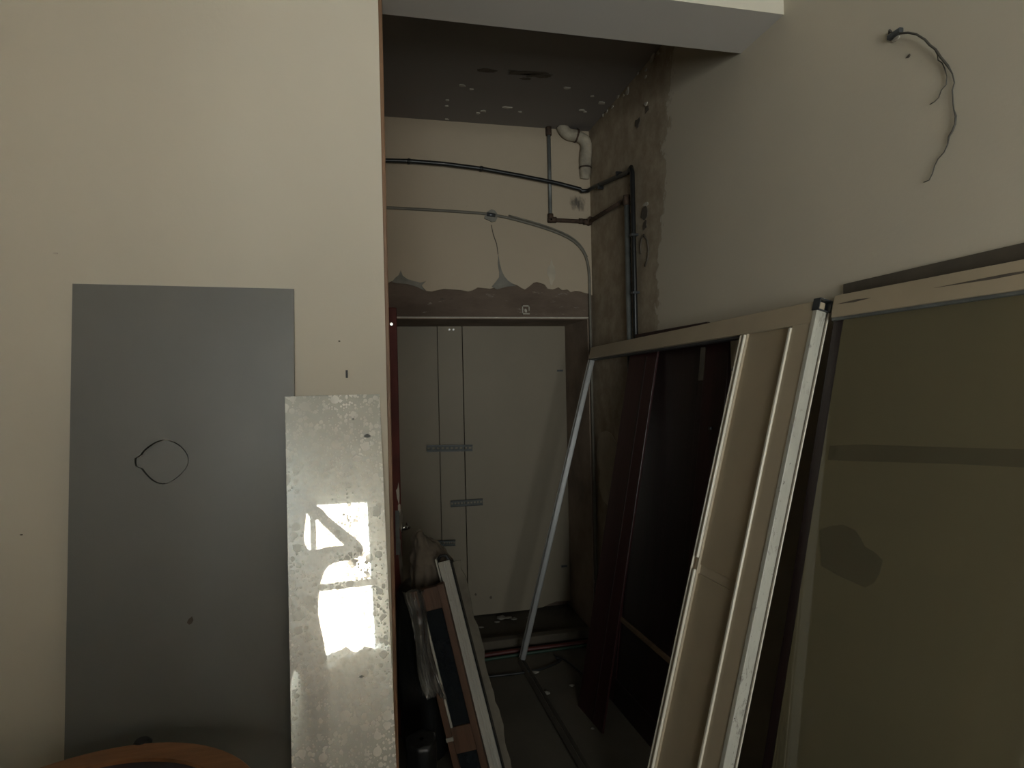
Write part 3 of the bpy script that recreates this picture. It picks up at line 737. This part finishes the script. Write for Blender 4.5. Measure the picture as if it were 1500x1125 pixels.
for k in range(4):
    a = math.pi/4+k*math.pi/2; c_, s_ = math.cos(a), math.sin(a)
    MB().tube([(c_*.24, s_*.24, TZ-.03), (c_*.22, s_*.22, .4), (c_*.27, s_*.27, 0)], [.020, .017, .014], 10).build('leg', 'orange_wood', RTb)
MB().tube([(.2*math.cos(k*math.pi/12), .2*math.sin(k*math.pi/12), .3) for k in range(25)], .010, 8).build('stretcher_ring', 'orange_wood', RTb)
MB().tube([(.02, TR+.006, TZ-.03), (.02, TR+.006, TZ-.004), (.02, TR+.006, TZ+.003)], [.021, .021, .014], 16).build('rim_stud', 'black_pipe', RTb)

# ------------------------------------------------------------------ things leaning against the red door
def lean_frame(P_bottom, P_top): # x axis across facing the room
    v = (Vector(P_top)-Vector(P_bottom)); return v
# white aluminium profile
Yp = 2.36
A = on(718, 1125, 1, Yp); Bt = on(641, 820, 1, Yp+.06)
dv = (A-Bt); A0 = Bt+dv*(Bt.z/(-dv.z))
WM = frame_v(A0, (1, -.35, 0), Bt-A0); HW = (Bt-A0).length
WP = empty('white_profile', WM, 'long white aluminium window profile with a screwed plate leaning towards the red door', 'profile')
ws = 1 if (WM.to_3x3() @ Vector((0, 1, 0))).y < 0 else -1
def wbx(name, u0, u1, v0, v1, w0, w1, mat, bev=.001, par=None): return MB().box((u0, ws*w0, v0), (u1, ws*w1, v1), 0, bev).build(name, mat, par or WP)
wbx('web', .0, .046, 0, HW-.012, -.006, 0, 'white_profile')
for u in (.0, .018, .028, .042): wbx('rib', u, u+.004, 0, HW-.012, 0, .006, 'white_profile')
wbx('flange', -.010, -.004, 0, HW+.004, -.030, .004, 'white_profile')
wbx('gasket', -.004, .0, 0, HW-.01, -.004, .002, 'black_cable')
wbx('rear_flange', .046, .050, 0, HW-.02, -.030, -.002, 'black_panel')
pt = wbx('joint_plate', -.034, .020, HW-.235, HW-.165, .004, .010, 'white_profile')
for v_ in (HW-.185, HW-.215): MB().cyl((-.002, ws*.009, v_), (-.002, ws*.013, v_), .006, 10).build('screw_head', 'dark_steel', pt)
MB().tube([(-.008, ws*-.015, HW-.01), (.012, ws*-.012, HW+.010), (.034, ws*-.012, HW+.006), (.046, ws*-.012, HW-.03)], .007, 8).build('rubber_seal', 'black_cable', WP)
# torn cardboard-backed board behind it
Bt2 = Bt+Vector((.055, .05, -.03)); dvn = (A-Bt); A2 = Bt2+dvn*(Bt2.z/(-dvn.z))
TM = frame_v(A2, (1, -.3, 0), Bt2-A2); HT = (Bt2-A2).length
rnd = random.Random(4); edge = [(.042+rnd.uniform(-.006, .008), HT*k/26) for k in range(27)]
o = MB().poly([(-.03, 0, 0)]+[(e_[0], 0, e_[1]) for e_ in edge]+[(-.03, 0, HT)], (0, .006, 0)).build('torn_board', 'torn_card'); o.matrix_world = TM
tag(o, 'ragged-edged brown card strip standing behind the white profile', 'cardboard')
# wooden sash with dark pane
Ys = 2.30
sl_b = on(664, 1125, 1, Ys); sl_t = on(602, 868, 1, Ys+.05)
dvs = sl_b-sl_t; S0 = sl_t+dvs*(sl_t.z/(-dvs.z))
SMx = frame_v(S0, (1, -.25, 0), sl_t-S0); HS = (sl_t-S0).length
SW = empty('wooden_sash', SMx, 'narrow brown wooden sash with dark glass leaning beside the white profile', 'window sash')
ss = 1 if (SMx.to_3x3() @ Vector((0, 1, 0))).y < 0 else -1
def sb(name, u0, u1, v0, v1, w0, w1, mat, bev=.002): return MB().box((u0, ss*w0, v0), (u1, ss*w1, v1), 0, bev).build(name, mat, SW)
sb('stile', 0, .024, 0, HS, -.03, 0, 'brown_wood'); sb('stile', .102, .128, 0, HS+.004, -.03, 0, 'brown_wood')
sb('top_rail', .022, .104, HS-.085, HS, -.03, -.003, 'brown_wood'); sb('mid_rail', .022, .104, .19, .29, -.03, -.006, 'brown_wood')
sb('bottom_rail', .022, .104, 0, .07, -.03, -.003, 'brown_wood')
sb('glass_pane', .022, .104, .28, HS-.08, -.020, -.014, 'black_panel', 0); sb('glass_pane', .022, .104, .06, .20, -.020, -.014, 'black_panel', 0)
sb('glazing_bead', .024, .032, .29, HS-.085, -.014, -.006, 'white_profile', .001)
sb('tape_band', -.002, .026, .245, .26, -.01, .002, 'rubble', .0005)
# crumpled things
def cloth(name, mat, nu, nv, fn, parent=None):
    vs = [fn(i/(nu-1), j/(nv-1)) for j in range(nv) for i in range(nu)]
    fs_ = [(j*nu+i, j*nu+i+1, (j+1)*nu+i+1, (j+1)*nu+i) for j in range(nv-1) for i in range(nu-1)]
    me = MB().add(vs, fs_, 0, True); return me.build(name, mat, parent)
def nz(v, s): return noise.noise(Vector(v)*s)
# clear plastic sheet draped over the sash
t0 = SMx @ Vector((-.002, ss*.004, HS+.006)); 
def film(u, v):
    x = -.034+u*.075+.012*math.sin(v*5+u*2); z = HS+.012-v*.40-.02*u
    y = .022+.018*math.sin(u*9+nz((u*2, v*2, 1), 1.5)*3)+.012*nz((u*6, v*3, 0), 1.3)+.008*nz((u*15, v*9, 4), 1.2)
    if v < .10: y -= (.10-v)*.45; z = HS+.012-abs(v-.06)*.2-.012*u
    return SMx @ Vector((x, ss*y, z))
o = cloth('plastic_sheet', 'plastic_film', 44, 70, film); so = o.modifiers.new('t', 'SOLIDIFY'); so.thickness = .0012
tag(o, 'crumpled clear plastic sheet hanging over the wooden sash', 'plastic sheet')
# rolled brown rag behind, resting on top of the black bag
c0 = on(618, 826, 1, 2.55)
def rag(u, v):
    a = u*2*math.pi; r = 1+.24*nz((math.cos(a), math.sin(a), v*3), 2.1)+.16*nz((math.cos(a)*2, math.sin(a)*2, v*1.5), 2.3)+.03*nz((math.cos(a)*5, math.sin(a)*5, v*5), 2.0)
    h = math.sin(min(1, v*1.02)*math.pi*.5)
    return Vector((c0.x+.015+math.cos(a)*.088*r*math.cos(v*math.pi/2*.98)**.55+.035*(1-v), c0.y+math.sin(a)*.07*r*math.cos(v*math.pi/2*.98)**.55, c0.z-.13+.245*h*(1-.10*math.cos(a))+.01*nz((a, v, 3), 3)))
o = cloth('brown_rag', 'rag', 72, 40, rag); tag(o, 'bundled brown rag heaped between the red door and the white profile', 'rag')
# black rubbish bag standing under the rag
cb = Vector((c0.x-.005, c0.y+.10, 0)); topz = c0.z-.11
def bag(u, v):
    a = u*2*math.pi; r = (.105+.03*math.sin(v*math.pi))*(1+.16*nz((math.cos(a)*1.5, math.sin(a)*1.5, v*4), 1.8))
    if v > .9: r *= max(.02, (1-v)/.1)**.5
    if v < .02: r *= .7
    return Vector((cb.x+math.cos(a)*r*.9+.02, cb.y+math.sin(a)*r, topz*min(v/.9, 1)+.0))
o = cloth('rubbish_bag', 'black_bag', 36, 26, bag); tag(o, 'black plastic rubbish bag standing under the brown rag', 'bag')
# small dark bag in front by the sash
cs = on(612, 1040, 1, 2.22)
def bag2(u, v):
    a = u*2*math.pi; r = .058*(1+.2*nz((math.cos(a)*1.5, math.sin(a)*1.5, v*4), 2.2))
    if v > .85: r *= max(.02, (1-v)/.15)**.5
    return Vector((.135+math.cos(a)*r*.9, 2.13+math.sin(a)*r, .37*min(v/.85, 1)))
o = cloth('tied_bag', 'black_bag', 30, 22, bag2); tag(o, 'small tied black bag on the floor below the plastic sheet', 'bag')

# ------------------------------------------------------------------ floor clutter
def hose(name, pts, r, mat, lab, cat):
    o = MB().tube([Vector(p) for p in pts], r, 8, smooth_path=2).build(name, mat); tag(o, lab, cat); return o
hose('red_hose', [(.25, 3.47, .014), (.55, 3.485, .014), (.8, 3.50, .014), (1.05, 3.495, .014), (1.32, 3.50, .014)], .014, 'red_hose', 'red hose lying along the doorway threshold', 'hose')
hose('green_hose', [(.25, 3.43, .009), (.55, 3.44, .009), (.72, 3.452, .009), (1.0, 3.465, .009), (1.30, 3.470, .009)], .009, 'green_hose', 'thin green hose lying beside the red one', 'hose')
hose('black_cable', [(.5, 3.25, .007), (.66, 3.24, .007), (.84, 3.24, .007), (.96, 3.29, .007), (1.02, 3.34, .007), (.99, 3.36, .007)], .007, 'black_cable', 'black cable curling on the floor at the foot of the channel stile', 'cable')
hose('loose_cable', [(.99, 3.40, .006), (1.03, 3.34, .006), (1.06, 3.22, .006), (1.08, 3.08, .006), (1.10, 2.98, .006)], .006, 'black_cable', 'loose dark cable running towards the mahogany plank', 'cable')
th_ = tag(MB().box((.45, 3.57, 0), (DX1-.01, 3.63, .055), 0, .006).build('threshold_beam', 'stain_dark'), 'dark timber threshold across the doorway recess', 'threshold')
rnd = random.Random(11); spots = [(735, 907, .030), (744, 906, .022), (753, 908, .020), (728, 912, .014), (706, 977, .018), (785, 986, .016), (800, 1017, .018), (838, 1005, .012), (868, 1068, .008), (705, 920, .015), (775, 905, .014), (690, 1040, .012)]
for i, (x, y, r) in enumerate(spots):
    q = on(x, y, 2, 0)
    bm = bmesh.new(); bmesh.ops.create_icosphere(bm, subdivisions=1, radius=1)
    for v in bm.verts: v.co = Vector((v.co.x*r*1.3, v.co.y*r, (v.co.z*.45+.45)*r*.8))*(1+rnd.uniform(-.2, .2))
    for v in bm.verts: v.co.z = max(0, v.co.z)
    o = MB().bm(bm).build('plaster_crumb', 'rubble'); o.location = (q.x, q.y, 0)
    inr = q.y > 3.64
    tag(o, 'pale plaster crumb lying behind the threshold at the foot of the recess boards' if inr else 'pale plaster crumb on the dark floor in front of the threshold', 'rubble', 'plaster crumbs inside the doorway recess' if inr else 'plaster crumbs on the floor before the recess')

# ------------------------------------------------------------------ sheeted pile behind the viewpoint, added to block low window light
def sheet(u, v):
    # u across X, v across Y; outer tenth of each side hangs to the floor
    def prof(t):
        e = .14
        if t < e: return 0.0, t/e
        if t > 1-e: return 1.0, (1-t)/e
        return (t-e)/(1-2*e), 1.0
    a, ha = prof(u); b_, hb = prof(v); h = min(ha, hb)
    fold = .03*math.sin(u*60+v*9)*(1-h)+.03*math.sin(v*55+u*7)*(1-h)
    x = -2.38+2.22*a; y = -2.05+1.05*b_
    x += (1 if u > .5 else -1)*(fold+.05*(1-ha)) if ha < 1 else 0
    y += (1 if v > .5 else -1)*(fold+.05*(1-hb)) if hb < 1 else 0
    top = 1.54+.10*math.sin(a*5+b_*2)+.06*nz((a*4, b_*3, 5), 1.3)
    return Vector((max(x, XL+.02), max(y, YF+.02), max(.004, top*h)))
o = cloth('blocker_sheet', 'blocker_sheet', 80, 60, sheet); tag(o, 'white sheeted pile added out of view to block low light from the window', 'dust sheet')

def sheet2(u, v):  # second sheeted pile, lower, added to hold back low window light
    def prof(t):
        e = .16
        if t < e: return 0.0, t/e
        if t > 1-e: return 1.0, (1-t)/e
        return (t-e)/(1-2*e), 1.0
    a, ha = prof(u); b_, hb = prof(v); h = min(ha, hb)
    fold = .025*math.sin(u*50+v*8)*(1-h)+.025*math.sin(v*45+u*7)*(1-h)
    x = .12+1.10*a; y = -2.28+.95*b_
    x += (1 if u > .5 else -1)*(fold+.03*(1-ha)) if ha < 1 else 0
    y += (1 if v > .5 else -1)*(fold+.04*(1-hb)) if hb < 1 else 0
    top = .76+.07*nz((a*5, b_*4, 2), 1.0)+.05*nz((a*14, b_*11, 7), 1.0)+.02*nz((a*40, b_*33, 3), 1.0)
    return Vector((min(x, XR-.02), max(y, YF+.02), max(.004, top*h)))
o = cloth('crumpled_blocker', 'blocker_sheet', 90, 80, sheet2); tag(o, 'low crumpled white sheet added below the window to block light, reflected in the mirror', 'dust sheet')

# ------------------------------------------------------------------ the photographer, seen only in the mirror
def person():
    J = {'pelvis': ((0, -.50, .92), .135, .10), 'waist': ((0, -.50, 1.06), .125, .092), 'chest': ((0, -.48, 1.26), .145, .10), 'neckb': ((0, -.46, 1.43), .085, .075),
         'neck': ((0, -.44, 1.50), .052, .054), 'head0': ((0, -.42, 1.58), .070, .078), 'head1': ((0, -.42, 1.68), .078, .094), 'head2': ((0, -.43, 1.755), .052, .066)}
    for s_, n_ in ((-1, 'l'), (1, 'r')):
        J['sh'+n_] = ((s_*.18, -.46, 1.385), .058, .056)
        J['el'+n_] = ((.34, -.27, 1.37), .042, .042) if s_ > 0 else ((-.27, -.26, 1.20), .042, .042)
        J['wr'+n_] = ((.115, -.075, 1.535), .027, .027) if s_ > 0 else ((-.115, -.075, 1.50), .027, .027)
        J['pa'+n_] = ((s_*.082, -.045, 1.575 if s_ > 0 else 1.555), .030, .018)
        J['hi'+n_] = ((s_*.095, -.50, .86), .085, .085); J['kn'+n_] = ((s_*.11, -.47, .48), .058, .058)
        J['an'+n_] = ((s_*.12, -.50, .09), .040, .042); J['he'+n_] = ((s_*.12, -.52, .035), .035, .034); J['to'+n_] = ((s_*.135, -.34, .028), .042, .027)
    E_ = [('pelvis', 'waist'), ('waist', 'chest'), ('chest', 'neckb'), ('neckb', 'neck'), ('neck', 'head0'), ('head0', 'head1'), ('head1', 'head2')]
    for n_ in 'lr':
        E_ += [('chest', 'sh'+n_), ('sh'+n_, 'el'+n_), ('el'+n_, 'wr'+n_), ('wr'+n_, 'pa'+n_), ('pelvis', 'hi'+n_), ('hi'+n_, 'kn'+n_), ('kn'+n_, 'an'+n_), ('an'+n_, 'he'+n_), ('an'+n_, 'to'+n_)]
    for s_, n_ in ((-1, 'l'), (1, 'r')):
        px_, py_, pz = J['pa'+n_][0]
        for k in range(4):                                   # four fingers curled round the phone's edge
            zz = pz-.028+k*.019
            a, b_, c_ = 'f%s%da' % (n_, k), 'f%s%db' % (n_, k), 'f%s%dc' % (n_, k)
            ln = (.8, .95, 1.0, .9)[k]
            J[a] = ((px_-s_*.006, py_-.012, zz), .0088, .0088); J[b_] = ((px_-s_*.020, py_-.040*ln, zz+.002), .0082, .0082); J[c_] = ((px_-s_*.052*ln, py_-.036, zz+.002), .007, .007)
            E_ += [('pa'+n_, a), (a, b_), (b_, c_)]
        J['t'+n_+'a'] = ((px_-s_*.004, py_+.004, pz-.036), .0105, .0105); J['t'+n_+'b'] = ((px_-s_*.030, py_+.004, pz-.046), .0085, .0085)
        E_ += [('pa'+n_, 't'+n_+'a'), ('t'+n_+'a', 't'+n_+'b')]
    names = list(J); me = bpy.data.meshes.new('person')
    me.from_pydata([J[n_][0] for n_ in names], [(names.index(a), names.index(b_)) for a, b_ in E_], [])
    o = bpy.data.objects.new('person', me); COL.objects.link(o)
    sk = o.modifiers.new('skin', 'SKIN'); sk.use_smooth_shade = True
    for i, n_ in enumerate(names):
        sv = me.skin_vertices[0].data[i]; sv.radius = J[n_][1:]; sv.use_root = (n_ == 'pelvis')
    sd = o.modifiers.new('sub', 'SUBSURF'); sd.levels = 2; sd.render_levels = 2
    dg = bpy.context.evaluated_depsgraph_get(); m2 = bpy.data.meshes.new_from_object(o.evaluated_get(dg))
    o.modifiers.clear(); o.data = m2
    m2.materials.clear()
    for m in ('skin', 'dark_shirt', 'jeans', 'shoe'): m2.materials.append(MATS[m])
    for p in m2.polygons:
        c_ = p.center; p.use_smooth = True
        hand = abs(c_.x) < .16 and c_.y > -.12 and c_.z > 1.2
        p.material_index = 0 if (hand or (c_.z > 1.475 and abs(c_.x) < .12)) else 1 if c_.z > .93 else 3 if c_.z < .085 else 2
    tag(o, 'person in dark top and blue jeans raising a phone, elbow out, reflected in the mirror', 'person')
    # face and hair
    def ell(name, c_, r, mat):
        bm = bmesh.new(); bmesh.ops.create_uvsphere(bm, u_segments=14, v_segments=10, radius=1)
        for v in bm.verts: v.co = Vector((c_[i]+v.co[i]*r[i] for i in range(3)))
        return MB().bm(bm, 0, True).build(name, mat, o)
    for s_ in (-1, 1):
        ell('eye', (s_*.031, -.339, 1.665), (.013, .010, .009), 'eye_white'); ell('iris', (s_*.031, -.331, 1.665), (.006, .004, .006), 'hair')
        ell('ear', (s_*.083, -.425, 1.645), (.010, .018, .030), 'skin'); ell('eyebrow', (s_*.031, -.335, 1.685), (.017, .007, .004), 'hair')
    ell('nose', (0, -.325, 1.635), (.012, .018, .022), 'skin'); ell('mouth', (0, -.340, 1.595), (.022, .009, .007), 'rubble')
    def hr(u, v):
        a = u*2*math.pi; t = v*.62*math.pi; fr = .5+.5*math.sin(a)
        t *= (1-.42*fr)
        k = 1+.04*nz((math.cos(a)*3, math.sin(a)*3, v*4), 3)
        return Vector((math.sin(t)*math.cos(a)*.093*k, -.43+math.sin(t)*math.sin(a)*.112*k, 1.675+math.cos(t)*.115*k))
    cloth('hair', 'hair', 32, 14, hr, o)
    return o
person()
ph = empty('phone', (0, -.03, 1.6), 'slim black phone held up in both hands of the person', 'phone')
MB().box((-.075, -.006, -.039), (.075, .002, .033), 0, .003).build('body', 'phone_black', ph)
MB().box((-.070, -.0068, -.035), (.070, -.0058, .029), 0, 0).build('screen', 'table_glass', ph)
